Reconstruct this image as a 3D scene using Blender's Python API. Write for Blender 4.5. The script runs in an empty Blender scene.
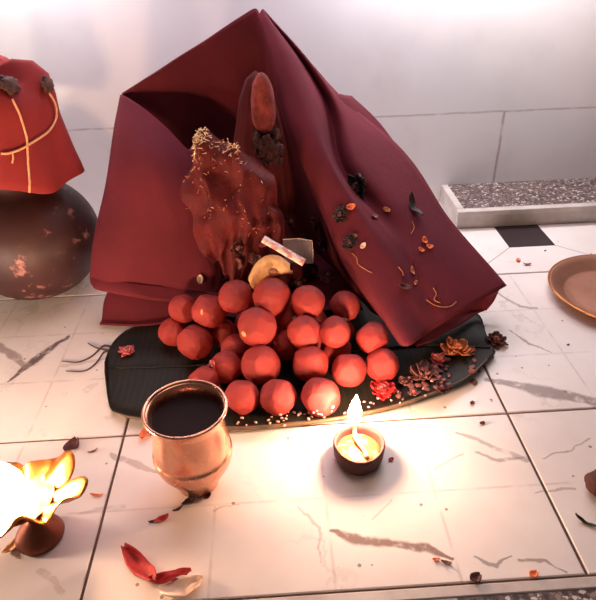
import bpy, bmesh, math, random
from mathutils import Vector, Matrix, Quaternion, noise
S = bpy.context.scene
C = S.collection
rnd = random.Random(7); noise.seed_set(3)

# ------------------------------------------------------------------ camera
FPX, PITCH, ROLL, YAW, H = 591.16, .5783, -.0336, .034, .4447
Fw = Vector((math.sin(YAW)*math.cos(PITCH), math.cos(YAW)*math.cos(PITCH), -math.sin(PITCH)))
R0 = Vector((math.cos(YAW), -math.sin(YAW), 0)); U0 = R0.cross(Fw)
Rt = R0*math.cos(ROLL)+U0*math.sin(ROLL); Up = -R0*math.sin(ROLL)+U0*math.cos(ROLL)
EYE = Vector((0, 0, H))
cd = bpy.data.cameras.new('camera'); cam = bpy.data.objects.new('camera', cd); C.objects.link(cam)
m = Matrix((Rt, Up, -Fw)).transposed().to_4x4(); m.translation = EYE
cam.matrix_world = m
cd.sensor_fit = 'HORIZONTAL'; cd.sensor_width = 36; cd.lens = FPX/596*36; cd.clip_start = .01
S.camera = cam

def ray(x, y): return Fw + Rt*((x-298)/FPX) - Up*((y-300)/FPX)
def fl(x, y, z=0.0):
    r = ray(x, y); return EYE + r*((z-H)/r.z)
def dp(x, y, d):
    r = ray(x, y); return EYE + r*(d/r.y)

# ------------------------------------------------------------------ materials
def lin(r, g, b):
    f = lambda c: (c/12.92 if c <= .04045 else ((c+.055)/1.055)**2.4)
    return (f(r/255), f(g/255), f(b/255), 1)

class NT:
    def __init__(s, name):
        s.m = bpy.data.materials.new(name); s.m.use_nodes = True
        s.t = s.m.node_tree; s.n = s.t.nodes; s.l = s.t.links
        s.b = s.n['Principled BSDF']; s.out = s.n['Material Output']
        s._co = None
    def co(s):
        if s._co is None: s._co = s.n.new('ShaderNodeTexCoord').outputs['Object']
        return s._co
    def put(s, sock, v):
        if hasattr(v, 'is_linked') or hasattr(v, 'links'): s.l.new(v, sock)
        else: sock.default_value = v
    def math(s, op, a, b=0.0, c=0.0, clamp=False):
        n = s.n.new('ShaderNodeMath'); n.operation = op; n.use_clamp = clamp
        for i, v in enumerate((a, b, c)): s.put(n.inputs[i], v)
        return n.outputs[0]
    def vec(s, op, a, b=(0, 0, 0), scale=None):
        n = s.n.new('ShaderNodeVectorMath'); n.operation = op
        s.put(n.inputs[0], a); s.put(n.inputs[1], b)
        if scale is not None: s.put(n.inputs['Scale'], scale)
        return n.outputs['Value'] if op in ('LENGTH', 'DOT_PRODUCT', 'DISTANCE') else n.outputs[0]
    def sep(s, v):
        n = s.n.new('ShaderNodeSeparateXYZ'); s.put(n.inputs[0], v); return n.outputs
    def noise(s, scale, detail=3, rough=.5, v=None, col=False):
        n = s.n.new('ShaderNodeTexNoise'); n.inputs['Scale'].default_value = scale
        n.inputs['Detail'].default_value = detail; n.inputs['Roughness'].default_value = rough
        s.l.new(v if v is not None else s.co(), n.inputs['Vector'])
        return n.outputs[1 if col else 0]
    def voro(s, scale, feature='F1', out='Distance', v=None):
        n = s.n.new('ShaderNodeTexVoronoi'); n.feature = feature; n.inputs['Scale'].default_value = scale
        s.l.new(v if v is not None else s.co(), n.inputs['Vector']); return n.outputs[out]
    def ramp(s, f, stops, interp='LINEAR'):
        n = s.n.new('ShaderNodeValToRGB'); n.color_ramp.interpolation = interp
        e = n.color_ramp.elements
        while len(e) < len(stops): e.new(.5)
        for k, (p, c) in enumerate(stops):
            e[k].position = p; e[k].color = c if len(c) == 4 else (*c, 1)
        s.put(n.inputs[0], f); return n.outputs[0]
    def step(s, v, a, b):     # smooth 0..1 from a to b
        n = s.n.new('ShaderNodeMapRange'); n.interpolation_type = 'SMOOTHSTEP'
        s.put(n.inputs[0], v); s.put(n.inputs[1], a); s.put(n.inputs[2], b)
        n.inputs[3].default_value = 0; n.inputs[4].default_value = 1; return n.outputs[0]
    def mix(s, f, a, b, mode='MIX'):
        n = s.n.new('ShaderNodeMix'); n.data_type = 'RGBA'; n.blend_type = mode
        s.put(n.inputs[0], f); s.put(n.inputs[6], a); s.put(n.inputs[7], b); return n.outputs[2]
    def bump(s, h, strength=.3, dist=.002):
        n = s.n.new('ShaderNodeBump'); n.inputs['Strength'].default_value = strength
        n.inputs['Distance'].default_value = dist; s.l.new(h, n.inputs['Height'])
        s.l.new(n.outputs[0], s.b.inputs['Normal'])
    def set(s, **k):
        for key, v in k.items(): s.put(s.b.inputs[key.replace('_', ' ')], v)
        return s

def simple(name, a, b=None, scale=60, rough=.6, bump=.0, bscale=None, metal=0, **k):
    t = NT(name)
    col = a if b is None else t.ramp(t.noise(scale, 4, .6), [(.32, a), (.68, b)])
    t.set(Base_Color=col, Roughness=rough, Metallic=metal, **k)
    if bump: t.bump(t.noise(bscale or scale*3, 4, .6), bump)
    return t.m

def flame_mat(name, core, tip, strength):
    t = NT(name); e = t.n.new('ShaderNodeEmission')
    z = t.sep(t.n.new('ShaderNodeTexCoord').outputs['Generated'])[2]
    t.l.new(t.ramp(z, [(0, core), (.55, core), (1, tip)]), e.inputs[0])
    e.inputs[1].default_value = strength; t.l.new(e.outputs[0], t.out.inputs[0]); return t.m

# ------------------------------------------------------------------ object helpers
def obj(name, bm, mat, parent=None, loc=None, smooth=True, solid=0, sub=0):
    me = bpy.data.meshes.new(name)
    bmesh.ops.recalc_face_normals(bm, faces=bm.faces[:]) if solid == 0 and not bm.faces.layers.int.get('keep') else None
    bm.to_mesh(me); bm.free()
    if smooth:
        for p in me.polygons: p.use_smooth = True
    for mm in (mat if isinstance(mat, (list, tuple)) else [mat]): me.materials.append(mm)
    o = bpy.data.objects.new(name, me); C.objects.link(o)
    if parent: o.parent = parent
    if loc is not None: o.location = loc
    if solid:
        s = o.modifiers.new('thickness', 'SOLIDIFY'); s.thickness = solid; s.offset = 0
    if sub:
        s = o.modifiers.new('smooth', 'SUBSURF'); s.levels = sub; s.render_levels = sub
    return o

def tag(o, label, cat=None, group=None, kind=None):
    if label: o['label'] = label
    if cat: o['category'] = cat
    if group: o['group'] = group
    if kind: o['kind'] = kind
    return o

def thing(name, loc, label, cat, group=None, rot=None):
    o = bpy.data.objects.new(name, None); C.objects.link(o); o.location = loc; o.empty_display_size = .01
    if rot is not None: o.rotation_mode = 'QUATERNION'; o.rotation_quaternion = rot
    return tag(o, label, cat, group)

def dup(o, loc, rot=None, scale=None):
    c = o.copy(); C.objects.link(c); c.location = loc
    if rot is not None: c.rotation_mode = 'QUATERNION'; c.rotation_quaternion = rot
    if scale is not None: c.scale = scale
    for ch in o.children:
        d = ch.copy(); C.objects.link(d); d.parent = c
    return c

def box(bm, x0, x1, y0, y1, z0, z1, mi=0):
    v = [bm.verts.new(p) for p in ((x0,y0,z0),(x1,y0,z0),(x1,y1,z0),(x0,y1,z0),(x0,y0,z1),(x1,y0,z1),(x1,y1,z1),(x0,y1,z1))]
    fs = []
    for q in ((3,2,1,0),(4,5,6,7),(0,1,5,4),(1,2,6,5),(2,3,7,6),(3,0,4,7)):
        f = bm.faces.new([v[i] for i in q]); f.material_index = mi; fs.append(f)
    return fs

def bevel_all(bm, w, seg=2):
    bmesh.ops.bevel(bm, geom=bm.edges[:], offset=w, segments=seg, affect='EDGES', profile=.5)

def lathe(prof, seg=64, closed_top=False, fn=None):
    bm = bmesh.new(); rings = []
    for r, z in prof:
        if r < 1e-6: rings.append([bm.verts.new((0, 0, z))])
        else:
            ring = []
            for k in range(seg):
                a = 2*math.pi*k/seg; p = Vector((r*math.cos(a), r*math.sin(a), z))
                if fn: p = fn(p, a)
                ring.append(bm.verts.new(p))
            rings.append(ring)
    for A, B in zip(rings, rings[1:]):
        if len(A) == 1 and len(B) == 1: continue
        for k in range(seg):
            j = (k+1) % seg
            if len(A) == 1: bm.faces.new((A[0], B[j], B[k]))
            elif len(B) == 1: bm.faces.new((A[k], A[j], B[0]))
            else: bm.faces.new((A[k], A[j], B[j], B[k]))
    return bm

def cr(p, t):       # Catmull-Rom through list p at t in 0..1
    n = len(p)-1; x = min(max(t*n, 0), n-1e-9); i = int(x); u = x-i
    P = lambda k: p[min(max(k, 0), n)]
    a = P(i-1) if i > 0 else P(0)*2-P(1)
    d = P(i+2) if i+2 <= n else P(n)*2-P(n-1)
    b, c = P(i), P(i+1)
    return (b*2 + (c-a)*u + (a*2-b*5+c*4-d)*u*u + (b*3-a-c*3+d)*u*u*u)*.5

def surf(bm, cols, nu, nv, wob=0, wsc=20, seed=0):
    """cols: list of columns, each a list of 3D points top to bottom. Adds a dense grid."""
    g = []
    for i in range(nu+1):
        u = i/nu; row = []
        for j in range(nv+1):
            v = j/nv
            p = cr([cr(c, v) for c in cols], u)
            if wob: p = p + Vector(noise.noise_vector(p*wsc+Vector((seed, 0, 0))))*wob
            row.append(bm.verts.new(p))
        g.append(row)
    for i in range(nu):
        for j in range(nv): bm.faces.new((g[i][j], g[i][j+1], g[i+1][j+1], g[i+1][j]))
    return g

def tube(bm, pts, r, seg=8, taper=None):
    rings = []; n = len(pts); prev = None
    for i, p in enumerate(pts):
        t = (pts[min(i+1, n-1)]-pts[max(i-1, 0)]).normalized()
        a = t.orthogonal().normalized() if prev is None else (prev - t*prev.dot(t)).normalized()
        prev = a; b = t.cross(a); rr = r if taper is None else r*taper(i/(n-1))
        rings.append([bm.verts.new(p + (a*math.cos(2*math.pi*k/seg)+b*math.sin(2*math.pi*k/seg))*rr) for k in range(seg)])
    for A, B in zip(rings, rings[1:]):
        for k in range(seg): bm.faces.new((A[k], A[(k+1) % seg], B[(k+1) % seg], B[k]))
    bm.faces.new(rings[0][::-1]); bm.faces.new(rings[-1])

def smooth_line(p, n): return [cr(p, i/n) for i in range(n+1)]

def lump(bm, c, r, sub=3, amp=.12, sc=1.5, seed=0, squash=(1, 1, 1)):
    vs = bmesh.ops.create_icosphere(bm, subdivisions=sub, radius=1)['verts']
    for v in vs:
        n = v.co.copy()
        d = 1 + amp*noise.noise(n*sc+Vector((seed, seed*.7, 3))) + amp*.4*noise.noise(n*sc*3+Vector((seed, 9, 3)))
        v.co = Vector(c) + Vector((n.x*squash[0], n.y*squash[1], n.z*squash[2]))*r*d
    return vs

def petal_bm(length, width, curl=.3, cup=.3, ruffle=.0, seed=0, point=.8, nu=10, nv=6, bm=None, M=None):
    """one curved petal lying along +x, its base at the origin, resting on z=0"""
    own = bm is None
    if own: bm = bmesh.new()
    g = []; zs = []
    for i in range(nu+1):
        u = i/nu; w = width*.5*(math.sin(math.pi*min(1, (u*.93+.05)))**point)
        row = []
        for j in range(nv+1):
            s = j/nv*2-1
            z = curl*length*(u-.45)**2*1.6 + cup*width*s*s*.5 + ruffle*length*noise.noise(Vector((u*3, s*2, seed)))
            row.append(Vector((length*u, w*s, z)))
        g.append(row)
    zmin = min(p.z for r in g for p in r)
    V = []
    for r in g:
        row = []
        for p in r:
            if own: p.z -= zmin; p.x -= length*.5
            row.append(bm.verts.new(M @ p if M else p))
        V.append(row)
    for i in range(nu):
        for j in range(nv): bm.faces.new((V[i][j], V[i+1][j], V[i+1][j+1], V[i][j+1]))
    return bm

def flower_bm(r, layers=3, n=11, seed=0, droop=.2, flat=.8):
    bm = bmesh.new(); q = random.Random(seed)
    for L in range(layers):
        k = max(4, n-2*L); ln = r*(1-.22*L)
        for i in range(k):
            a = 2*math.pi*(i+.5*L)/k + q.uniform(-.25, .25)
            tilt = math.radians(12+26*L) + q.uniform(-.25, .25)
            M = Matrix.Translation((0, 0, r*.18)) @ Matrix.Rotation(a, 4, 'Z') @ Matrix.Rotation(-tilt, 4, 'Y')
            petal_bm(ln*q.uniform(.8, 1.1), ln*q.uniform(.5, .8), q.uniform(-.1, .5), .35, .18, q.uniform(0, 50), .6, 6, 4, bm, M)
    lo = min(v.co.z for v in bm.verts)
    for v in bm.verts: v.co.z -= lo
    return bm

# ------------------------------------------------------------------ material set
X0, Y0, Y1, YF, YW, ZJ, XJ, YL, HL = -.169, .4431, .7216, .2609, .9818, .1587, .39, .8683, .033
TW, TD = .4, Y1-Y0

def seg_mask(t, P, a, b, w0, w1, soft=.5, wob=None):
    a = Vector((a[0], a[1], 0)); b = Vector((b[0], b[1], 0)); d = b-a
    pa = t.vec('SUBTRACT', P, tuple(a))
    h = t.math('MULTIPLY', t.vec('DOT_PRODUCT', pa, tuple(d)), 1/d.length_squared, clamp=True)
    dist = t.vec('LENGTH', t.vec('SUBTRACT', pa, t.vec('SCALE', tuple(d), scale=h)))
    w = t.math('MULTIPLY_ADD', h, w1-w0, w0)
    x = t.math('DIVIDE', dist, w)
    return t.math('SUBTRACT', 1.0, t.step(x, 1-soft, 1.0))

def floor_material():
    t = NT('marble_tile')
    co = t.co(); x, y, z = t.sep(co)
    flat = t.vec('MULTIPLY', co, (1, 1, 0))
    wv = t.vec('SUBTRACT', t.noise(28, 3, .6, col=True), (.5, .5, .5))
    P = t.vec('MULTIPLY', t.vec('ADD', flat, t.vec('SCALE', wv, scale=.017)), (1, 1, 0))
    base = t.ramp(t.noise(9, 5, .6), [(.3, lin(229, 217, 210)), (.7, lin(243, 233, 227))])
    # faint printed grid
    front = t.math('LESS_THAN', y, Y1)
    def line(c, o, s, w):
        f = t.math('FRACT', t.math('ADD', t.math('DIVIDE', t.math('SUBTRACT', c, o), s), 100.5))
        d = t.math('MULTIPLY', t.math('ABSOLUTE', t.math('SUBTRACT', f, .5)), s)
        return t.math('SUBTRACT', 1.0, t.step(d, w*.3, w))
    grid = t.math('MULTIPLY', t.math('MAXIMUM', line(x, X0, .1, .0019), line(y, Y0, TD/3, .0019)), front)
    grid = t.math('MULTIPLY', grid, t.step(t.noise(40, 2), .3, .6))
    base = t.mix(t.math('MULTIPLY', grid, .3), base, lin(172, 142, 130))
    # thin random veins
    vn = t.math('ABSOLUTE', t.math('SUBTRACT', t.noise(6.5, 6, .62), .5))
    vein = t.math('MULTIPLY', t.math('SUBTRACT', 1.0, t.step(vn, .003, .016)), t.step(t.noise(5, 1), .52, .66))
    base = t.mix(t.math('MULTIPLY', vein, .2), base, lin(140, 118, 110))
    # brush strokes on the tiles, mostly the printed marble pattern, in floor coordinates
    def stroke(pts, w, col, k, soft=.55):
        nonlocal base
        ms = None
        for (p, q, w0, w1) in [(pts[i], pts[i+1], w[i], w[i+1]) for i in range(len(pts)-1)]:
            a = fl(*p); b = fl(*q); mk = seg_mask(t, P, a, b, w0, w1, soft)
            ms = mk if ms is None else t.math('MAXIMUM', ms, mk)
        br = t.step(t.noise(60, 4, .7), .25, .5)
        base = t.mix(t.math('MULTIPLY', t.math('MULTIPLY', ms, br), k), base, col)
    G, D, B = lin(150, 130, 124), lin(100, 82, 80), lin(140, 112, 100)
    stroke([(8, 381), (40, 357), (66, 336)], [.002, .0085, .004], D, .95, .6)
    stroke([(-4, 346), (28, 366)], [.009, .005], G, .8)
    stroke([(62, 366), (150, 352)], [.003, .006], G, .35)
    stroke([(330, 531), (352, 538), (395, 543), (425, 549), (454, 559)], [.0015, .0065, .0055, .007, .0015], B, .95, .6)
    stroke([(486, 379), (540, 391), (602, 403)], [.004, .0125, .009], G, .9, .5)
    stroke([(455, 432), (492, 445), (525, 458)], [.002, .004, .0045], G, .6)
    stroke([(476, 452), (500, 461), (520, 456)], [.002, .003, .0015], B, .6)
    stroke([(437, 470), (462, 452)], [.002, .0015], G, .4)
    stroke([(474, 554), (484, 561), (497, 566), (512, 556)], [.001, .0022, .0026, .0008], D, .6)
    stroke([(520, 560), (545, 561), (566, 573)], [.0018, .0018, .0012], B, .7)
    stroke([(490, 288), (520, 306), (537, 309)], [.002, .004, .003], G, .7)
    stroke([(508, 330), (530, 345), (552, 352)], [.0012, .002, .001], B, .7)
    stroke([(540, 458), (566, 452), (590, 438)], [.001, .0016, .001], B, .6)
    stroke([(536, 492), (578, 489)], [.001, .002], B, .5)
    stroke([(112, 455), (135, 464), (160, 475)], [.002, .0065, .002], lin(150, 120, 114), .5)  # dull brownish smear left of the copper pot
    stroke([(120, 508), (80, 512)], [.004, .002], G, .3)  # soft grey smear right of the brass lamp
    stroke([(300, 505), (318, 528), (322, 560)], [.001, .002, .001], G, .45)
    stroke([(40, 572), (62, 592)], [.004, .003], lin(150, 120, 110), .3)
    stroke([(392, 500), (372, 520)], [.001, .0014], G, .4)
    stroke([(216, 512), (240, 505)], [.0015, .0008], B, .4)
    # octagon row at the back: dark square inset and the lines that run from its corners
    def rect(x0, x1, y0, y1):
        a = t.math('MULTIPLY', t.math('GREATER_THAN', x, x0), t.math('LESS_THAN', x, x1))
        return t.math('MULTIPLY', a, t.math('MULTIPLY', t.math('GREATER_THAN', y, y0), t.math('LESS_THAN', y, y1)))
    for k in (-2, -1, 0, 1):
        xa = .3595+.4*k; xb = xa+.073; ym = .7985
        for (p, q) in (((xa, ym), (xa-.05, .752)), ((xb, ym), (xb+.05, .752)), ((xa-.05, .752), (xa-.277, .752))):
            d = seg_mask(t, flat, p, q, .0013, .0013, .5)
            base = t.mix(t.math('MULTIPLY', d, .55 if p[1] == ym else 0.0), base, lin(110, 88, 80))
        base = t.mix(rect(xa, xb, ym, .90), base, lin(58, 46, 48))
    # small specks of dirt
    sp = t.voro(95); sel = t.math('GREATER_THAN', t.sep(t.voro(95, out='Color'))[0], .93)
    base = t.mix(t.math('MULTIPLY', t.math('MULTIPLY', t.math('LESS_THAN', sp, .16), sel), .75), base, lin(120, 80, 70))
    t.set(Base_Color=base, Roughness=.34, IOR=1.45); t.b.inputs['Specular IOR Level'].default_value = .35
    return t.m

def terrazzo(name, k=1.0, scale=260):
    t = NT(name)
    w = t.vec('ADD', t.co(), t.vec('SCALE', t.noise(140, 2, .5, col=True), scale=.004))
    d = t.voro(scale, v=w); c = t.sep(t.voro(scale, out='Color', v=w))[0]
    chips = t.ramp(c, [(0, lin(70, 56, 56)), (.3, lin(116, 96, 92)), (.6, lin(150, 128, 120)), (.85, lin(214, 200, 190)), (1, lin(90, 66, 64))], 'CONSTANT')
    edge = t.step(t.voro(scale, 'DISTANCE_TO_EDGE', v=w), .03, .14)
    t.set(Base_Color=t.mix(edge, lin(92, 76, 74), chips), Roughness=.4); return t.m

def wall_material():
    t = NT('glazed_wall_tile'); x, y, z = t.sep(t.co())
    n = t.noise(2.5, 4, .6)
    base = t.ramp(n, [(.3, lin(224, 219, 217)), (.7, lin(238, 234, 232))])
    wob = t.math('MULTIPLY_ADD', t.noise(30, 2), .003, -.0015)
    zz = t.math('ADD', z, wob)
    def near(c, o, s, w):
        f = t.math('FRACT', t.math('ADD', t.math('DIVIDE', t.math('SUBTRACT', c, o), s), 50.5))
        return t.math('SUBTRACT', 1.0, t.step(t.math('MULTIPLY', t.math('ABSOLUTE', t.math('SUBTRACT', f, .5)), s), w*.4, w))
    g = t.math('MAXIMUM', t.math('MULTIPLY', near(zz, ZJ, .3, .0022), .7), t.math('MULTIPLY', near(t.math('ADD', x, wob), XJ, .6, .003), t.math('LESS_THAN', z, ZJ)))
    g = t.math('MULTIPLY', g, t.step(t.noise(45, 3), .2, .55))
    base = t.mix(t.math('MULTIPLY', g, .6), base, lin(150, 108, 92))
    st = t.math('MULTIPLY', t.step(t.noise(7, 4, .6), .5, .75), .16)
    base = t.mix(st, base, lin(176, 150, 138))
    t.set(Base_Color=base, Roughness=.3); t.b.inputs['Specular IOR Level'].default_value = .3
    return t.m

M_floor = floor_material(); M_wall = wall_material()
M_grout = simple('dark_grout', lin(92, 70, 64), lin(120, 94, 86), 120, .9)
M_terr = terrazzo('terrazzo'); 
M_white = simple('white_marble_border', lin(214, 204, 196), lin(190, 176, 168), 30, .4)

def cloth_mat(name, a, b, sheen=.08, scale=900, bump=.25):
    t = NT(name)
    blot = t.noise(11, 5, .6)
    col = t.ramp(blot, [(.3, a), (.7, b)])
    x, y, z = t.sep(t.co())
    w = t.noise(scale, 2, .5)
    t.set(Base_Color=col, Roughness=.85); t.b.inputs['Sheen Weight'].default_value = sheen
    t.b.inputs['Sheen Roughness'].default_value = .5; t.b.inputs['Sheen Tint'].default_value = (*b[:3], 1)
    t.b.inputs['Specular IOR Level'].default_value = .2
    t.bump(t.math('ADD', w, t.math('MULTIPLY', t.noise(90, 4, .6), 1.5)), bump, .0015)
    return t.m
M_maroon = cloth_mat('maroon_cotton', (.112, .0150, .0235, 1), (.165, .0215, .033, 1))
M_redcl = cloth_mat('bright_red_cloth', (.25, .026, .026, 1), (.32, .034, .032, 1))
M_dkred = cloth_mat('dark_red_wrap', (.07, .009, .010, 1), (.11, .013, .014, 1))

# ------------------------------------------------------------------ setting
bm = bmesh.new()
box(bm, -2.2, 2.2, YF-.0005, 1.02, -.05, -.0016, 1)
g = .0013
for i in range(-5, 6):
    xa, xb = X0+TW*i, X0+TW*(i+1)
    for ya, yb in ((YF, Y0), (Y0, Y1), (Y1, 1.0)):
        b2 = bmesh.new(); box(b2, xa+g, xb-g, ya+g, yb-g, -.03, 0)
        bmesh.ops.bevel(b2, geom=[e for e in b2.edges if all(v.co.z > -.01 for v in e.verts)], offset=.0008, segments=1, affect='EDGES')
        me = bpy.data.meshes.new('tmp'); b2.to_mesh(me); b2.free(); bm.from_mesh(me); bpy.data.meshes.remove(me)
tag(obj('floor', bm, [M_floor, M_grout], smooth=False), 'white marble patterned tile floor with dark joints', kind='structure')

bm = bmesh.new(); box(bm, -2.2, 2.2, YW, YW+.05, -.05, 1.2)
tag(obj('wall_back', bm, M_wall, smooth=False), 'white glazed tile wall behind the maroon cloth', kind='structure')

XE = .296
bm = bmesh.new(); box(bm, XE+.012, 2.0, YL+.011, YW-.0005, .0, HL-.0006)
tag(obj('trim_1', bm, M_terr, smooth=False), 'speckled terrazzo top of the low ledge along the wall', kind='structure')
bm = bmesh.new(); box(bm, XE, 2.0, YL+.003, YL+.0105, .0, HL-.009); box(bm, XE-.002, 2.0, YL-.003, YL+.0105, HL-.008, HL)
box(bm, XE, XE+.0115, YL+.011, YW-.0005, 0, HL)
bevel_all(bm, .0008, 1)
tag(obj('trim_2', bm, M_white, smooth=False), 'white marble border around the terrazzo ledge', kind='structure')
bm = bmesh.new(); box(bm, -2.2, 2.2, .2505, YF-.001, -.05, .0004); bevel_all(bm, .0008, 1)
tag(obj('trim_3', bm, M_white, smooth=False), 'pale marble strip along the front edge of the floor', kind='structure')
bm = bmesh.new(); box(bm, .124, 2.0, .10, .2500, -.05, -.0005)
tag(obj('trim_4', bm, M_terr, smooth=False), 'dark speckled terrazzo at the front edge of the floor', kind='structure')
bm = bmesh.new(); box(bm, -2.2, .1235, .10, .2500, -.05, -.0005)
tag(obj('trim_5', bm, M_white, smooth=False), 'pale marble slab at the front edge of the floor', kind='structure')

# ------------------------------------------------------------------ draped maroon cloth
def col(*p): return [dp(*q) for q in p]
bm = bmesh.new()
main = [
 col((121,95,.77),(123,105,.785),(126,125,.80),(130,165,.81),(140,240,.81)),
 col((150,76,.775),(153,98,.792),(158,130,.815),(164,180,.825),(170,250,.825)),
 col((176,60,.78),(181,90,.802),(188,130,.83),(196,190,.84),(202,255,.84)),
 col((204,44,.79),(209,85,.812),(216,135,.84),(222,200,.85),(228,260,.85)),
 col((228,29,.797),(233,85,.815),(240,145,.84),(246,210,.85),(252,262,.85)),
 col((248,16,.806),(256,85,.82),(265,155,.84),(272,220,.845),(280,265,.845)),
 col((256,11,.81),(273,90,.81),(290,165,.82),(305,235,.82),(325,280,.81)),
 col((259,12,.808),(281,105,.782),(308,183,.738),(338,255,.68),(380,318,.59)),
 col((261,16,.803),(287,112,.742),(318,197,.668),(356,276,.585),(405,347,.507)),
 col((263,13,.806),(303,108,.737),(340,188,.656),(385,265,.585),(428,333,.530)),
 col((264,12,.808),(313,98,.757),(336,172,.684),(396,252,.606),(440,326,.540)),
 col((264,12,.812),(322,98,.79),(344,172,.712),(405,249,.612),(450,319,.548)),
 col((265,12,.813),(330,96,.776),(362,168,.698),(428,238,.630),(477,303,.573)),
 col((266,13,.816),(335,95,.805),(400,150,.752),(456,222,.672),(505,286,.603)),
]
surf(bm, main, 112, 64, .006, 9, 3)
panel = [
 col((121,94,.770),(113,145,.735),(104,195,.708),(96,240,.685),(90,277,.668)),
 col((126,96,.762),(122,147,.716),(115,197,.69),(109,243,.668),(106,281,.655)),
 col((144,108,.752),(143,155,.702),(137,203,.674),(132,246,.656),(130,285,.645)),
 col((168,128,.738),(172,166,.696),(172,208,.670),(170,250,.655),(166,289,.647)),
 col((186,147,.728),(197,186,.694),(205,222,.670),(209,255,.660),(211,292,.655)),
 col((190,147,.742),(203,186,.712),(213,222,.69),(218,256,.682),(222,290,.68)),
]
surf(bm, panel, 60, 50, .007, 10, 6)
# under-layer of the right flap (folded double)
fold = [col((410,339,.552),(412,345,.549),(418,350,.545)), col((438,320,.585),(441,333,.578),(447,343,.572)),
        col((472,300,.615),(476,312,.612),(480,320,.608)), col((498,285,.628),(498,290,.61),(494,298,.606))]
surf(bm, fold, 30, 10, .003, 30, 9)
# second fold seen behind the right band, from the shoulder down
sh = [col((318,80,.80),(330,120,.785),(336,160,.76),(338,200,.73)), col((331,91,.79),(350,130,.765),(356,170,.725),(360,205,.70)),
      col((343,95,.80),(368,128,.78),(388,158,.75),(400,190,.72)), col((352,97,.815),(385,130,.80),(412,165,.775),(430,200,.75))]
surf(bm, sh, 30, 24, .004, 16, 4)
# hem fold at the left
hem = [col((90,274,.67),(91,283,.659),(96,288,.653),(102,286,.673)), col((128,282,.648),(129,290,.638),(134,296,.636),(138,292,.666)),
       col((166,286,.65),(168,296,.641),(172,301,.639),(176,296,.669)), col((206,289,.658),(207,297,.648),(208,301,.646),(210,298,.67))]
surf(bm, hem, 40, 12, .002, 30, 5)
# lower folded layer down to the floor
low = [col((112,284,.69),(105,300,.668),(102,316,.650),(100,327,.637)), col((140,288,.672),(135,303,.655),(134,318,.642),(133,329,.630)),
       col((172,292,.672),(168,304,.655),(168,318,.645),(168,327,.634)), col((212,294,.676),(208,306,.66),(208,316,.65),(208,322,.645))]
surf(bm, low, 36, 16, .003, 22, 6)
base_cl = [[Vector((x, y, .0125+.003*math.sin(x*60)+.002*math.sin(y*90+x*40))) for y in (.63, .66, .69, .73, .80)] for x in (-.125, -.08, -.03, .02, .06, .105)]
surf(bm, base_cl, 40, 30, .004, 25, 8)
for v in bm.verts: v.co.z = max(v.co.z, .0145 if v.co.x > .05 else .0072)
cloth = tag(obj('draped_cloth', bm, M_maroon, solid=.0022), 'maroon cotton cloth draped like an open tent against the white wall', 'cloth')

# ------------------------------------------------------------------ wrapped idol inside
IC = Vector((-.022, .712, .018))
idol = thing('idol', IC, 'small idol with a pointed pink head wrapped in dark red inside the cloth', 'idol')
def pleat(p, a):
    k = 1+.05*math.sin(a*9+p.z*20)+.04*math.sin(a*17+1)+.05*noise.noise(p*18)
    return Vector((p.x*k, p.y*k*.75, p.z))
obj('skirt', lathe([(.0, .012), (.062, .006), (.066, .02), (.062, .045), (.055, .065), (.047, .085), (.04, .10), (0, .11)], 96, fn=pleat), M_dkred, idol)
obj('veil', lathe([(.038, .09), (.039, .12), (.035, .16), (.030, .20), (.020, .245), (.011, .268), (0, .277)], 72, fn=pleat), M_dkred, idol, (.006, .006, 0))
M_pink = simple('vermilion_smeared_clay', lin(160, 66, 56), lin(108, 32, 32), 90, .8, .5)
bm = bmesh.new(); lump(bm, (0, 0, 0), 1, 4, .09, 2.2, 4)
for v in bm.verts:
    z = max(-1, min(1, v.co.z)); q2 = math.hypot(v.co.x, v.co.y) or 1; k = .0138*(1-abs(z)**2.6)**.5*(1-.14*z)/q2*(1+.06*noise.noise(v.co*4))
    v.co = Vector((v.co.x*k, v.co.y*k, z*.035))
obj('head', bm, M_pink, idol, (dp(263,104,.70)-IC))
M_dark = simple('dried_dark_garland', lin(52, 26, 26), lin(84, 40, 36), 150, .85, .5)
bm = bmesh.new()
for k in range(64):
    a = 2.39996*k; w = .0105+.0045*math.sin(k*1.7)
    lump(bm, (math.cos(a)*w, -.003+math.sin(a)*.009, .012-.036*(k/63)), .0032+.0014*math.sin(k*2.3), 2, .45, 2, k, (1.2, 1, 1.5))
tag(obj('garland', bm, M_dark, idol, (dp(268,142,.695)-IC)), 'dark dried garland around the neck')

# red gauze scarf with gold tinsel leaning at the idol
t = NT('red_gauze')
t.set(Base_Color=t.ramp(t.noise(60, 4), [(.3, (.15, .010, .010, 1)), (.7, (.23, .017, .014, 1))]), Roughness=.7, Alpha=.5); t.bump(t.noise(160, 4, .6), .5)
M_gauze = t.m
M_gold = simple('gold_tinsel', lin(255, 226, 180), lin(240, 190, 140), 300, .3, metal=1)
gz = [col((196,132,0.654),(188,160,0.644),(184,185,0.637),(190,215,0.630),(207,262,0.622)),
      col((206,124,0.650),(205,158,0.630),(205,190,0.622),(212,222,0.618),(224,272,0.614)),
      col((216,136,0.654),(222,165,0.634),(226,195,0.626),(232,225,0.622),(240,276,0.616)),
      col((232,146,0.658),(241,172,0.632),(246,200,0.624),(252,228,0.624),(256,274,0.618)),
      col((248,152,0.664),(260,178,0.644),(266,205,0.636),(270,230,0.632),(273,270,0.624)),
      col((258,160,0.672),(276,186,0.662),(284,210,0.657),(288,232,0.650),(291,262,0.642))]
bm = bmesh.new(); GG = surf(bm, gz, 72, 48, .013, 34, 11)
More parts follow.
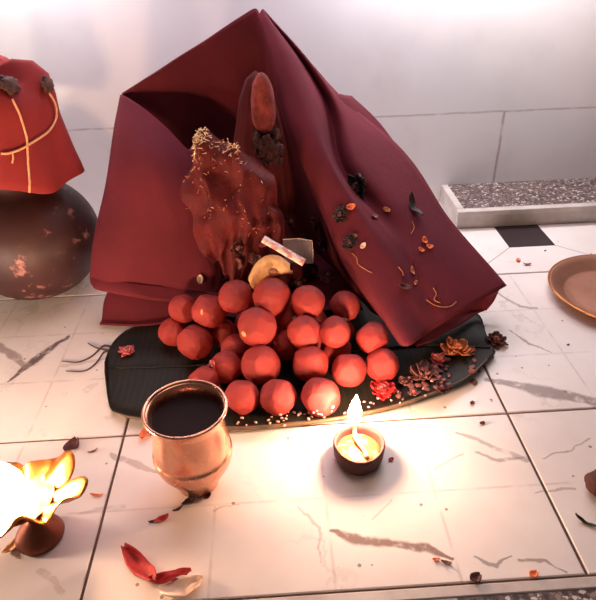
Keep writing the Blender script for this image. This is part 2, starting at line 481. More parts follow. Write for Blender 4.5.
for i_, r_ in enumerate(GG):
    for j_, v in enumerate(r_):
        u_, w_ = i_/72, j_/48
        v.co.y += .0022*math.sin(u_*38+5*w_+4*noise.noise(v.co*22))*(.4+w_)
        if j_ == 48: v.co.z += .004*math.sin(u_*60)+.006*noise.noise(v.co*60)
scarf_pts = [[v.co.copy() for v in r] for r in GG]
scarf = tag(obj('gauze_scarf', bm, M_gauze, solid=.0008), 'crumpled red gauze scarf with gold tinsel in front of the idol', 'scarf')
bm = bmesh.new(); q = random.Random(5)
def glint(p, L, w):
    a = Vector((q.uniform(-1, 1), q.uniform(-.8, .2), q.uniform(-1, 1))).normalized(); b = a.orthogonal().normalized()
    pts = [p - a*L*.5, p + b*L*.06, p + a*L*.5]
    tube(bm, smooth_line(pts, 4), w, 5)
for k in range(80):
    i = int(72*min(.99, abs(q.gauss(.0, .16)))); j = int(40*abs(q.gauss(0, .17))) % 40
    glint(scarf_pts[i][min(j, 48)] + Vector((0, -.003, q.uniform(0, .004))), q.uniform(.003, .009), q.uniform(.0003, .0007))
for k in range(30):
    i = int(q.uniform(.55, .8)*60); j = int(abs(q.gauss(0, .09))*40)
    glint(scarf_pts[i][min(j, 48)] + Vector((0, -.003, q.uniform(0, .003))), q.uniform(.003, .007), .0005)
for k in range(70):
    i = q.randrange(0, 60); j = q.randrange(4, 40)
    glint(scarf_pts[i][j] + Vector((0, -.003, 0)), q.uniform(.001, .005), q.uniform(.0002, .00035))
tag(obj('tinsel', bm, M_gold, scarf), 'glinting gold tinsel trim')

# ------------------------------------------------------------------ broad leaf under the sweets
def leaf_material():
    t = NT('dark_green_leaf'); x, y, z = t.sep(t.co())
    w = t.n.new('ShaderNodeTexWave'); w.inputs['Scale'].default_value = 42; w.inputs['Distortion'].default_value = 1.5; w.inputs['Detail'].default_value = 2
    w.bands_direction = 'X'; t.l.new(t.co(), w.inputs[0])
    c = t.ramp(t.noise(14, 5, .6), [(.3, lin(24, 22, 18)), (.7, lin(38, 34, 26))])
    c = t.mix(t.math('MULTIPLY', w.outputs[1], .25), c, lin(50, 46, 34))
    t.b.inputs['Specular IOR Level'].default_value = .2
    t.set(Base_Color=c, Roughness=.5); t.bump(w.outputs[1], .15, .001); return t.m
M_leaf = leaf_material()
top = [(106,366),(110,350),(124,334),(150,322),(200,300),(260,290),(330,292),(400,300),(450,306),(478,316),(486,336),(494,347)]
bot = [(106,376),(111,410),(122,420),(140,425),(180,430),(240,435),(300,431),(345,426),(400,414),(440,399),(470,382),(494,357)]
nU, nV = 90, 26
bm = bmesh.new(); G = []
tp = [fl(*p) for p in top]; bt = [fl(*p) for p in bot]
rimpts = []
for i in range(nU+1):
    u = i/nU; a = cr(tp, u); b = cr(bt, u); row = []
    for j in range(nV+1):
        v = j/nV; p = a.lerp(b, v)
        lift = .0065*max(0, (v-.86)/.14)**2*min(1, u*5)*(1+.7*math.exp(-((u-.75)/.2)**2)) + .004*max(0, (.12-u)/.12)**2
        p.z = .0026 + lift + .0007*noise.noise(p*40)
        row.append(bm.verts.new(p))
    rimpts.append(row[-1].co.copy()); G.append(row)
for i in range(nU):
    for j in range(nV): bm.faces.new((G[i][j], G[i][j+1], G[i+1][j+1], G[i+1][j]))
leaf = tag(obj('broad_leaf', bm, M_leaf, solid=.0013), 'broad dark green leaf spread on the tiles under the heap of sweets', 'leaf')
bm = bmesh.new(); tube(bm, rimpts[12:-3], .0016, 8, lambda s: .45+.9*math.sin(math.pi*s))
tag(obj('leaf_rim', bm, simple('dry_leaf_edge', lin(120, 92, 62), lin(84, 66, 44), 60, .5), leaf), 'curled dry tan edge')
bm = bmesh.new()
tube(bm, smooth_line([fl(108,368,.0035), fl(180,366,.004), fl(300,358,.004), fl(420,345,.004), fl(490,348,.0035)], 40), .0014, 8)
obj('midrib', bm, M_leaf, leaf)

# ------------------------------------------------------------------ sweets
def laddu_material():
    t = NT('orange_sweet')
    n = t.noise(70, 5, .65); 
    c = t.ramp(n, [(.25, (.27, .026, .022, 1)), (.55, (.40, .042, .035, 1)), (.8, (.50, .07, .052, 1))])
    v = t.voro(330)
    t.set(Base_Color=c, Roughness=.5); t.b.inputs['Subsurface Weight'].default_value = .08
    t.b.inputs['Subsurface Radius'].default_value = (.006, .002, .001); t.b.inputs['Specular IOR Level'].default_value = .35
    t.bump(t.math('ADD', t.math('MULTIPLY', n, 1.5), v), .35, .0012); return t.m
M_laddu = laddu_material()
protos = []
for s in range(5):
    bm = bmesh.new(); q = random.Random(s+20)
    vs = bmesh.ops.create_icosphere(bm, subdivisions=5, radius=1)['verts']
    planes = [(Vector((q.gauss(0, 1), q.gauss(0, 1), q.gauss(0, 1))).normalized(), q.uniform(.83, .93)) for _ in range(6)]
    for v in vs:
        n = v.co.copy(); d = 1+.05*noise.noise(n*1.7+Vector((s*5, 0, 0)))+.025*noise.noise(n*5+Vector((s*5, 3, 0)))+.012*noise.noise(n*14+Vector((s, 3, 7)))
        p = n*d
        for pn, pd in planes:        # flats pressed by the fingers
            e = p.dot(pn)-pd
            if e > 0: p -= pn*e*.8
        v.co = p
    me = bpy.data.meshes.new('sweet_ball'); bm.to_mesh(me); bm.free(); me.materials.append(M_laddu)
    for p in me.polygons: p.use_smooth = True
    protos.append(me)
T = 'orange-red round sweet '
balls = [
 ((-.1199, .604, .0458, .0171), T+'at the upper left end of the heap, below the cloth hem'),
 ((-.085, .578, .0583, .0199), T+'with a pale nut sliver on its left face, upper left'),
 ((-.0519, .577, .0765, .0196), T+'in the top row just left of the yellow fruit slice'),
 ((-.0102, .5649, .0817, .0212), T+'in the top row directly under the yellow fruit slice'),
 ((.0302, .558, .0769, .0187), T+'in the top row just right of the yellow fruit slice'),
 ((-.1339, .5911, .0215, .0172), T+'lying farthest left on the bare leaf'),
 ((-.1029, .5569, .03, .0204), T+'low on the leaf, touching the farthest left one'),
 ((-.0282, .5333, .0636, .0212), T+'large, upper middle, with a pale nut chip at lower left'),
 ((.0234, .5282, .057, .0183), T+'in the centre, right of the one with pale nut chip'),
 ((-.0551, .5451, .0255, .0173), T+'half hidden behind the largest, most angular one'),
 ((-.064, .5138, .0251, .0178), T+'squeezed oblong beside the large central front one, above the copper pot rim'),
 ((-.0883, .4936, .0235, .0165), T+'mostly hidden behind the rim of the copper pot'),
 ((-.0256, .5032, .034, .0212), T+'largest and most angular, in the second row from the front'),
 ((.0278, .5014, .0331, .0197), T+'wide one in the second row, right of the most angular one'),
 ((-.0463, .4669, .022, .0178), T+'at the left of the front row, beside the copper pot rim'),
 ((-.0086, .4637, .022, .0188), T+'in the middle of the front row with a flat right side'),
 ((.035, .4579, .024, .0203), T+'at the right of the front row, shining beside the flame'),
 ((.0744, .574, .058, .0176), T+'at the top right of the heap next to the inner cloth edge'),
 ((.0581, .5305, .0531, .0172), T+'with a bright petal on top, right of the central one'),
 ((.1006, .531, .0418, .018), T+'tucked against the edge of the maroon cloth at right'),
 ((.0612, .5362, .0215, .0173), T+'low and half hidden between the right-hand sweets'),
 ((.0702, .4972, .025, .0186), T+'above the lamp flame in the second row'),
 ((.1083, .5062, .022, .0184), T+'farthest right of the lower heap, beside the pink crumbled flower'),
 ((.0052, .5397, .0314, .0172), T+'in shadow behind the most angular one and the central one'),
 ((-.0731, .5782, .0254, .0172), T+'in the dark gap under the one with the nut sliver'),
 ((.0092, .5655, .0509, .0172), T+'in shadow beneath the top row, between its middle and right sweets'),
]
hid = [(-.022, .56, .0225, .0185), (.032, .56, .0225, .0185), (.068, .572, .0225, .0185), (.002, .59, .0225, .0185), (-.04, .596, .0225, .0185), (.038, .596, .0225, .0185)]
sweet = {}
for k, ((x, y, z, r), lab) in enumerate(balls + [(h, 'orange-red round sweet buried inside the heap, almost wholly hidden by others') for h in hid]):
    o = bpy.data.objects.new('sweet_ball', protos[k % 5]); C.objects.link(o)
    o.location = (x, y, z); o.rotation_euler = (rnd.uniform(0, 6), rnd.uniform(0, 6), rnd.uniform(0, 6))
    o.scale = (r*1.03, r*1.03, r*1.03)
    tag(o, lab, 'sweet', 'heap of round sweets on the leaf'); sweet[k] = o
M_nut = simple('pale_nut', lin(250, 180, 120), lin(230, 140, 90), 100, .5)

# ------------------------------------------------------------------ copper water pot
LC = Vector((-.0865, .3765, 0))
def copper(name, a, b, rough):
    t = NT(name); c = t.ramp(t.noise(22, 4, .6), [(.3, a), (.7, b)])
    t.set(Base_Color=c, Metallic=1.0, Roughness=t.ramp(t.noise(45, 4), [(.3, (rough-.05,)*3), (.7, (rough+.08,)*3)])); t.bump(t.noise(60, 2), .06); return t.m
M_cop = copper('copper_brass', lin(238, 178, 148), lin(218, 156, 126), .25)
lota = thing('water_pot', LC, 'small copper pot with flared rim holding dark water, beside the leaf', 'pot')
outp = [(0, .0015), (.0165, .0), (.019, .002), (.0196, .005), (.0225, .012), (.0275, .021), (.0325, .030), (.0350, .038), (.0357, .043), (.0353, .0455), (.0343, .0468), (.0341, .050), (.0335, .056), (.0325, .064), (.0313, .073), (.0304, .081), (.0306, .086), (.0322, .0905), (.0350, .0938)]
inn = [(.0338, .0950), (.0318, .0925), (.0300, .088), (.0291, .082), (.0294, .073), (.0308, .060), (.0326, .050), (.0335, .043), (.0310, .031), (.022, .016), (0, .0055)]
def swirl(p, a): return p
obj('body', lathe(outp+inn, 96), M_cop, lota)
bm = lathe([(.0350+.0017*math.cos(2*math.pi*k/12), .0950+.0014*math.sin(2*math.pi*k/12)) for k in range(13)], 96)
bmesh.ops.remove_doubles(bm, verts=bm.verts, dist=1e-6)
obj('rim', bm, M_cop, lota)
t = NT('dark_water'); t.set(Base_Color=lin(40, 18, 18), Roughness=.6); t.b.inputs['Specular IOR Level'].default_value = .1
tag(obj('water', lathe([(0, .0838), (.0287, .0838), (.0294, .0841)], 64), t.m, lota), 'dark still liquid')

# ------------------------------------------------------------------ clay lamp
M_clay = simple('soot_dark_clay', lin(92, 46, 40), lin(66, 30, 28), 60, .75, .35)
DC = Vector((.0668, .3935, 0))
diya = thing('clay_lamp', DC, 'round dark clay oil lamp with a burning wick in front of the leaf', 'oil lamp')
def dent(p, a): return p*(1+.02*math.sin(a*3+1)+.01*math.sin(a*7)) if p.z < .02 else Vector((p.x*(1+.02*math.sin(a*3+1)), p.y*(1+.02*math.sin(a*3+1)), p.z+.0012*math.sin(a*2+.8)))
obj('cup', lathe([(0, .0008), (.019, 0), (.022, .002), (.0238, .008), (.0246, .0165), (.0248, .0208), (.0238, .0222), (.0222, .0216), (.0212, .018), (.020, .010), (.017, .005), (0, .004)], 72, fn=dent), M_clay, diya)
t = NT('melted_ghee'); t.set(Base_Color=t.mix(t.step(t.noise(120, 2), .45, .6), lin(190, 104, 58), lin(236, 176, 120)), Roughness=.1); t.bump(t.noise(90, 2), .2)
tag(obj('oil', lathe([(0, .0135), (.012, .0135), (.0205, .0132), (.0208, .0125)], 48), t.m, diya), 'glossy melted ghee')
M_wick = simple('cotton_wick', lin(235, 205, 170), lin(150, 100, 70), 200, .9)
bm = bmesh.new(); tube(bm, smooth_line([Vector((.006, -.012, .014)), Vector((.004, -.002, .0155)), Vector((-.001, .008, .0165)), Vector((-.002, .0160, .021)), Vector((-.0022, .0185, .0335))], 24), .0023, 10)
obj('wick', bm, M_wick, diya)
def flame_bm(h, r, lean=0.0, seg=24):
    prof = [(0, 0), (.45, .05), (.8, .14), (1, .28), (.95, .42), (.75, .58), (.5, .74), (.26, .88), (.1, .96), (0, 1)]
    bm = lathe([(a*r, z*h) for a, z in prof], seg)
    for v in bm.verts: v.co.x += lean*h*(v.co.z/h)**2
    return bm
ORANGE = (1, .50, .20, 1)
obj('flame', flame_bm(.036, .0066, .04), flame_mat('lamp_flame', (1, .64, .42, 1), (1, .46, .2, 1), 460), diya, (-.0022, .0186, .0305))

# ------------------------------------------------------------------ brass stand lamp at left
BC = Vector((-.2185, .329, 0))
M_brass = copper('worn_brass', lin(222, 150, 80), lin(176, 104, 54), .36)
M_copd = copper('dull_copper', lin(150, 92, 74), lin(120, 70, 58), .42)
bl = thing('brass_lamp', BC, 'brass oil lamp with a lobed dish on a domed foot, burning at left', 'oil lamp')
obj('foot', lathe([(0, .001), (.0195, 0), (.0205, .0025), (.0195, .0055), (.0165, .0105), (.012, .016), (.0075, .0205), (.005, .024), (0, .025)], 64), M_copd, bl)
obj('stem', lathe([(.0052, .022), (.0046, .026), (.0072, .029), (.0048, .031), (.0056, .033), (.012, .0355), (0, .036)], 32), M_copd, bl)
def lobes(p, a):
    r = math.hypot(p.x, p.y); k = 1+.20*(r/.03)*(abs(math.cos(2.5*(a+.25)))-.55)
    k += (r/.05)**2*(.07*math.sin(7*a+1)+.05*math.sin(11*a))
    return Vector((p.x*k, p.y*k*.68, p.z-.006+.004*(r/.04)**2*math.sin(9*a)+.006*(r/.04)**2*(abs(math.cos(2.5*(a+.25)))-.4)))
dish = [(r_*1.28, z_) for r_, z_ in [(0, .0405), (.010, .0408), (.022, .0438), (.033, .0490), (.0395, .0545), (.0405, .0560), (.0385, .0562), (.032, .0512), (.021, .0460), (.010, .0432), (0, .0428)]]
obj('dish', lathe(dish, 120, fn=lobes), M_brass, bl, (-.009, .006, 0))
obj('oil', lathe([(0, .0425), (.024, .0425), (.028, .0422)], 48), t.m, bl, (-.009, .006, 0))
FM = flame_mat('brass_lamp_flame', (1, .60, .36, 1), (1, .48, .2, 1), 330)
for (dx, dy, a) in ((-.028, -.004, 0), (-.013, .012, 2.0), (-.006, -.008, 1.0)):
    w = bmesh.new(); tube(w, smooth_line([Vector((-.016, .004, .0425)), Vector((dx*.8-.003, dy*.8, .044)), Vector((dx, dy, .049))], 10), .0022, 8)
    wk = obj('wick', w, M_wick, bl)
    obj('flame', flame_bm(.034, .0095, .08*math.cos(a)), FM, wk, (dx, dy, .0475))

# ------------------------------------------------------------------ clay pot at left with red cloth cover
PC = Vector((-.337, .745, 0))
def pot_material():
    t = NT('dark_fired_clay')
    c = t.ramp(t.noise(16, 5, .6), [(.3, lin(54, 28, 28)), (.7, lin(76, 42, 40))])
    bl_ = t.math('MULTIPLY', t.step(t.noise(34, 4, .65), .56, .66), t.step(t.noise(9, 2), .46, .56))
    c = t.mix(t.math('MULTIPLY', bl_, .75), c, lin(196, 132, 124))
    t.set(Base_Color=c, Roughness=.5); t.bump(t.noise(60, 4), .2); return t.m
pot = thing('clay_pot', PC, 'round dark brown clay pot with pale blotches standing by the wall', 'pot')
R = .089
prof = [(0, .0)] + [(R*math.cos(a)*1.02, .083+R*.94*math.sin(a)) for a in [math.radians(d) for d in range(-80, 66, 6)]]
prof[1] = (R*.30, .0)
prof += [(.036, .168), (.036, .176), (.046, .186), (.050, .190), (.046, .192), (.032, .180), (.030, .165), (.05, .15), (.06, .10), (0, .02)]
obj('body', lathe(prof, 96), pot_material(), pot)
def cover_fn(p, a):
    s = max(0, min(1, (.315-p.z)/.13))
    k = 1 + s*(.03*math.sin(a*5+.7)+.025*math.sin(a*9+2)) + .05*noise.noise(p*22)
    z = p.z + .011*math.sin(a*4+1.0)*(1-s)**1.0*min(1, math.hypot(p.x, p.y)/.03) + .004*math.sin(a*5+2.2)*s
    z -= .012*max(0, math.cos(a))*s
    return Vector((p.x*k, p.y*k, z))
cv = lathe([(0, .302), (.012, .304), (.030, .305), (.052, .302), (.066, .289), (.069, .27), (.068, .25), (.070, .23), (.073, .210), (.076, .195), (.077, .186), (.075, .184), (.068, .200), (.05, .208), (0, .208)], 120, fn=cover_fn)
cover = tag(obj('cloth_cover', cv, M_redcl, loc=PC+Vector((.012, -.010, 0))), 'bright red cloth bundle covering the top of the clay pot', 'cloth')

# ------------------------------------------------------------------ metal plate at right
def plate_material():
    t = copper('worn_copper_plate', lin(190, 136, 112), lin(164, 112, 90), .4); t.node_tree.nodes['Principled BSDF'].inputs['Metallic'].default_value = .55; return t
PL = Vector((.4515, .645, 0))
plate = thing('metal_plate', PL, 'round copper plate with raised rim on the tiles at the right edge', 'plate')
obj('dish', lathe([(0, .0005), (.066, .0), (.070, .0015), (.080, .0105), (.0865, .0145), (.0895, .0150), (.0905, .0160), (.0895, .0172), (.086, .0165), (.079, .0125), (.069, .0035), (.066, .0022), (.055, .0026), (0, .0026)], 120), plate_material(), plate)
bm = lathe([(.0895+.0013*math.cos(2*math.pi*k/10), .0163+.0013*math.sin(2*math.pi*k/10)) for k in range(11)], 120)
bmesh.ops.remove_doubles(bm, verts=bm.verts, dist=1e-6)
obj('rim', bm, M_brass, plate)

# ------------------------------------------------------------------ things that lie on other things: dropped on the surface found there
bpy.context.view_layer.update(); DG = bpy.context.evaluated_depsgraph_get()
HITS = {}
def on(px, py, lift=0.0):
    k = (px, py)
    if k not in HITS:
        ok, loc, n, _, ob, _ = S.ray_cast(DG, EYE, ray(px, py).normalized())
        if n.dot(ray(px, py)) > 0: n = -n
        HITS[k] = (loc.copy(), n.copy())
    loc, n = HITS[k]
    return loc + n*lift, n
def orient(n, ang): return n.to_track_quat('Z', 'Y') @ Quaternion((0, 0, 1), ang)
def lay(name, bm, mat, px, py, ang, label, cat, group=None, solid=.0006, lift=.0004, flat=False):
    loc, n = on(px, py, lift)
    if flat: n = Vector((0, 0, 1))
    o = obj(name, bm, mat, loc=loc, solid=solid)
    o.rotation_mode = 'QUATERNION'; o.rotation_quaternion = orient(n, ang)
    return tag(o, label, cat, group)

def pm(name, a, b, rough=.6): return simple(name, a, b, 180, rough, .15)
K = {'red': pm('red_petal', lin(200, 40, 40), lin(160, 26, 30)), 'dark': pm('dry_dark_petal', lin(96, 40, 38), lin(64, 26, 28)),
     'orange': pm('orange_petal', lin(250, 140, 80), lin(232, 110, 60)), 'pale': pm('pale_petal', lin(255, 226, 200), lin(252, 200, 166)),
     'pink': pm('pink_petal', lin(226, 120, 116), lin(200, 84, 88)), 'tan': pm('tan_petal', lin(214, 134, 84), lin(170, 92, 60)),
     'brown': pm('brown_sliver', lin(150, 90, 60), lin(110, 60, 44)), 'black': pm('dark_leaf_bit', lin(56, 40, 34), lin(40, 26, 26)),
     'yellow': pm('yellow_fruit', lin(250, 206, 150), lin(232, 170, 112)), 'dull': pm('dull_pinkish_leaf', lin(150, 92, 84), lin(112, 64, 60))}

# cotton thread and clove knots on the red bundle
def seg_on(pts, n, lift):
    return [on(*p, lift)[0] for p in [tuple(v.to_2d()) for v in smooth_line([Vector((a, b, 0)) for a, b in pts], n)]]
M_thread = simple('cream_cotton_thread', lin(246, 190, 140), lin(230, 160, 110), 300, .9)
bm = bmesh.new(); tube(bm, seg_on([(11,99),(19,116),(25,136),(27,158),(29,178)], 20, .0042) + [on(29,181,.009)[0], on(29,191,.007)[0]], .0013, 8)
tag(obj('cotton_thread', bm, M_thread), 'cream thread hanging straight down over the red bundle and pot', 'thread')
bm = bmesh.new(); tube(bm, seg_on([(47,93),(53,104),(54,118),(48,130),(35,140),(20,149),(8,153),(1,153)], 30, .0030), .0013, 8)
tube(bm, seg_on([(12,151),(13,158),(12,163)], 5, .0016), .0011, 6)
tag(obj('cotton_thread', bm, M_thread), 'cream thread curving from right knot to left across the red bundle', 'thread')
for (px, py, r, lab) in ((7, 88, .0095, 'dark brown dried bud at the left on top of the red bundle'), (44, 85, .0075, 'dark brown dried bud at the right shoulder of the red bundle')):
    bm = bmesh.new(); lump(bm, (0, 0, r*.6), r, 3, .35, 2, px, (1.2, 1, .7)); 
    for k in range(5): lump(bm, (r*math.cos(k*1.26), r*.9*math.sin(k*1.26), r*.5), r*.42, 2, .3, 2, k)
    lay('dried_bud', bm, simple('dry_bud', lin(98, 60, 50), lin(60, 34, 30), 150, .8, .4), px, py, .3, lab, 'dried bud', solid=0, lift=0)

# dried flowers and crumbs
def flower(name, px, py, r, ca, cb, seed, label, ang=0.0, layers=3, n=11):
    loc, n_ = on(px, py, .0004)
    f = thing(name, loc, label, 'flower', rot=orient(n_, ang))
    obj('petals', flower_bm(r, layers, n, seed), K[ca], f, solid=.0006)
    bm = bmesh.new(); lump(bm, (0, 0, r*.34), r*.34, 3, .4, 3, seed); obj('flower_center', bm, K[cb], f)
    return f
flower('dried_flower', 457, 353, .0190, 'tan', 'orange', 3, 'withered orange-tan flower on the leaf under the cloth corner')
flower('dried_flower', 425, 376, .0190, 'dull', 'dark', 8, 'withered dull pink flower on the leaf between tan flower and sweets', 1.0)
flower('dried_flower', 382, 393, .0175, 'red', 'pink', 12, 'crumpled crimson-pink flower on the leaf right behind the lamp flame', .4)
flower('dried_flower', 404, 384, .0095, 'dull', 'dark', 17, 'small dull brown flower on the leaf between two pinkish flowers', .8, 2, 8)
flower('dried_flower', 496, 343, .0135, 'dark', 'brown', 21, 'dark brown dried flower at the right tip of the leaf', .2)
flower('dried_flower', 470, 352, .0080, 'dull', 'tan', 25, 'tiny faded flower touching the orange-tan one on the leaf', .2, 2, 8)
flower('dried_flower', 441, 389, .0085, 'dark', 'dull', 71, 'small dark flower near the leaf edge below the orange-tan flower', .3, 2, 9)
flower('dried_flower', 414, 395, .0075, 'dull', 'pink', 73, 'small pinkish brown flower scrap near the front leaf edge', .6, 2, 8)
flower('dried_flower', 438, 362, .0110, 'pink', 'tan', 75, 'half-open pinkish flower between the dull pink and orange-tan ones', .9, 3, 9)
for (px, py, rr, ca, cb, sd, lab) in (
 (236, 246, .012, 'dark', 'dull', 81, 'dark wilted flower under the lower edge of the gauze scarf'),
 (253, 258, .009, 'dull', 'dark', 82, 'faded brownish flower directly left of the yellow fruit slice tip'),
 (299, 281, .011, 'dark', 'dull', 83, 'dark red flower between fruit slice and the top-right sweets'),
 (327, 281, .012, 'dull', 'dark', 84, 'faded flower in the shade behind the right end of the heap'),
 (300, 240, .010, 'dark', 'black', 85, 'dark flower behind the clear wrapper'),
 (318, 222, .011, 'dark', 'dull', 86, 'dark flower hanging in the shade of the right cloth flap')):
    flower('dried_flower', px, py, rr, ca, cb, sd, lab, sd*.3, 3, 9)
flower('dried_flower', 310, 268, .0120, 'dark', 'dull', 31, 'dark red wilted flower right of the yellow fruit slice', .2)
flower('dried_flower', 222, 283, .0110, 'dark', 'dull', 36, 'dark wilted flower behind the left top-row sweet', .9)
flower('dried_flower', 325, 243, .0120, 'dark', 'black', 41, 'dark wilted flower by the inner edge of the right cloth flap', .5)
flower('dried_flower', 288, 222, .0100, 'dark', 'dull', 46, 'small dark red flower above the rolled paper', .5)
flower('dried_flower', 360, 187, .0190, 'black', 'dark', 51, 'blackish dried flower on the upper part of the right cloth flap', .1)
flower('dried_flower', 341, 215, .0105, 'black', 'dark', 55, 'small blackish dried flower near the inner edge of the right flap', .7, 2, 8)
flower('dried_flower', 350, 243, .0105, 'black', 'dark', 58, 'small dark dried flower between two pale petals on the right flap', .7, 2, 8)
flower('dried_flower', 128, 353, .0110, 'pink', 'dull', 62, 'limp pinkish flower on the left end of the leaf', .4, 2, 9)
flower('dried_flower', 214, 367, .0080, 'pink', 'dull', 66, 'pink flower scrap on the leaf just above the copper pot rim', .4, 2, 8)

P = lambda L, W, **k: petal_bm(L, W, **k)
petals = [
 # on the cloth
 (351,207,.0105,.0075,'orange',.3,'bright orange petal nearest the inner edge on the right cloth flap'),
 (387,210,.0090,.0055,'tan',-.4,'tan petal right of the bright orange one on the cloth flap'),
 (374,217,.0110,.0055,'dull',-.7,'dull pinkish curled petal in the middle of the cloth flap'),
 (354,236,.0085,.0045,'tan',.0,'narrow tan petal below the bright orange one on the cloth flap'),
 (363,246,.0080,.0055,'pale',.9,'pale peach petal beside the small dark flower on the cloth flap'),
 (424,241,.0085,.0070,'orange',1.4,'upper orange petal of the trio at the middle of the right flap'),
 (429,247,.0080,.0060,'orange',-.4,'right lower orange petal of the trio on the right flap'),
 (421,250,.0075,.0055,'orange',2.4,'left lower orange petal of the trio on the right flap'),
 (412,271,.0105,.0045,'tan',1.2,'small tan petal low on the right cloth flap'),
 (415,283,.0060,.0035,'tan',.4,'tiny tan chip near the lower edge of the right cloth flap'),
 (412,208,.0340,.0100,'black',1.25,'long dark leaf-shaped strip lying along the right cloth flap'),  # dark leaf-shaped strip set along a crease of the flap
 (404,287,.0150,.0070,'dark',-.5,'dark shrivelled petal low on the right cloth flap'),
 # above the sweets
 (200,278,.0125,.0080,'pale',1.5,'pale peach petal upright at the left above the sweets'),
 (240,262,.0240,.0120,'dull',.9,'shrivelled brownish leaf left of the yellow fruit slice'),
 (262,244,.0160,.0070,'pink',-.2,'pinkish petal tucked under the rolled paper'),
 (345,318,.0075,.0065,'pale',.4,'bright cream petal on the sweet right of centre'),
 (294,318,.0060,.0035,'pale',.3,'pale sliver lodged between two central sweets'),
 # on the tiles and leaf
 (72,448,.0190,.0150,'dark',1.2,'dark crimson curled petal on the tiles near the left floor joint'),
 (93,452,.0100,.0022,'brown',.6,'thin brown stick right of the dark crimson petal'),
 (97,496,.0120,.0028,'orange',-.1,'thin orange-brown sliver on the floor joint right of the brass lamp'),
 (189,502,.0150,.0065,'black',.8,'dark green leaf scrap in front of the copper pot'),
 (206,497,.0100,.0070,'dark',.4,'dark plum petal at the foot of the copper pot'),
 (162,520,.0130,.0065,'red',.5,'small torn red petal below the copper pot'),
 (178,510,.0100,.0024,'dark',.6,'thin dark stem between torn red petal and leaf scrap'),
 (152,522,.0060,.0025,'dark',.2,'tiny dark scrap left of the torn red petal'),
 (391,460,.0050,.0042,'red',.3,'tiny dark red petal on the tiles right of the clay lamp'),
 (482,424,.0058,.0046,'dark',.3,'tiny maroon crumb on the tiles right of the leaf, near the joint'),
 (472,404,.0060,.0048,'dark',.9,'tiny maroon crumb just off the leaf edge at right'),
 (518,261,.0095,.0065,'orange',1.2,'orange petal on the tiles in front of the ledge'),
 (527,265,.0110,.0050,'brown',-.1,'brown seed pod beside the orange petal near the ledge'),
 (475,579,.0100,.0085,'dark',.4,'triangular maroon petal on the front edge of the floor'),
 (533,575,.0078,.0062,'orange',.4,'small orange petal at the front edge of the floor'),
 (446,563,.0085,.0030,'brown',-.3,'brown splinter at the end of the grey tile streak'),
 (436,560,.0060,.0032,'orange',.0,'faint orange chip beside the brown splinter'),
 (545,251,.0045,.0022,'black',.6,'tiny black seed near the dark square tile inset'),
 (568,345,.0040,.0020,'black',.4,'tiny black seed below the copper plate'),
 (12,548,.0170,.0080,'yellow',1.1,'yellow petal-shaped piece leaning by the foot of the brass lamp'),  # small yellow petal-shaped piece at the lamp's foot
 (586,524,.0200,.0040,'black',-.7,'thin dark curled strip at the lower right edge'),
]
for (px, py, L, W, c, a, lab) in petals:
    hsh = (px*7+py*13) % 97
    lay('stick' if 'stick' in lab or 'splinter' in lab or 'stem' in lab else ('leaf_scrap' if 'leaf' in lab.split(' on ')[0] and 'petal' not in lab else 'petal'),
        P(L, W, curl=.5, cup=.35, ruffle=.10, seed=hsh, point=.75), K[c], px, py, a, lab, 'petal' if 'petal' in lab else 'scrap')
def between(name, a, b, W, mat, label, cat, seed, curl=.4):
    A, B = fl(*a, .0008), fl(*b, .0008); d = B-A
    o = obj(name, petal_bm(d.length, W, curl, .5, .14, seed, .7), mat, loc=(A+B)/2, solid=.0008); o.rotation_euler = (0, 0, math.atan2(d.y, d.x))
    return tag(o, label, cat)
between('petal', (142, 441), (152, 426), .012, K['orange'], 'red-orange petal half hidden behind the left side of the copper pot', 'petal', 3)
between('petal', (125, 551), (158, 588), .015, K['red'], 'large bright red crumpled petal on the tiles at lower left', 'petal', 5, .3)
between('petal', (150, 583), (192, 575), .010, K['red'], 'narrow red petal whose tip touches the large crumpled red petal', 'petal', 9, .25)
loc, n_ = on(183, 590, .0006)
o = obj('tissue', petal_bm(.034, .016, .25, .3, .2, 14, .5), simple('thin_cream_paper', lin(255, 226, 200), lin(248, 205, 178), 80, .8), loc=loc, solid=.0006); o.rotation_euler = (0, 0, .2)
tag(o, 'crumpled cream tissue scrap below the large red petal', 'tissue')

# dark lump at the right edge
bm = bmesh.new(); lump(bm, (0, 0, .012), .0125, 4, .15, 1.6, 3, (1, 1, .95))
lay('clay_lump', bm, M_clay, 597, 492, 0, 'dark brown clay lump cut off by the right edge of the photo', 'lump', solid=0, lift=0, flat=True)

# dark stalks at the left tip of the leaf
M_stalk = simple('dark_stalk', lin(92, 66, 58), lin(66, 46, 42), 80, .8)
for pts, lab in (([(62,361),(78,362),(92,356),(103,346),(110,346)], 'long dark curved stalk sticking out left of the leaf tip'),
                 ([(88,343),(95,347),(102,349),(109,350)], 'short dark stalk above the long one at the leaf tip'),
                 ([(66,371),(84,371),(96,363),(104,352),(110,352)], 'thin brown stalk below the long dark one at the leaf tip')):
    bm = bmesh.new(); tube(bm, [fl(v.x, v.y, .0013) for v in smooth_line([Vector((a, b, 0)) for a, b in pts], 24)], .0011, 8, lambda s: .5+.6*s)
    tag(obj('stalk', bm, M_stalk), lab, 'stalk')

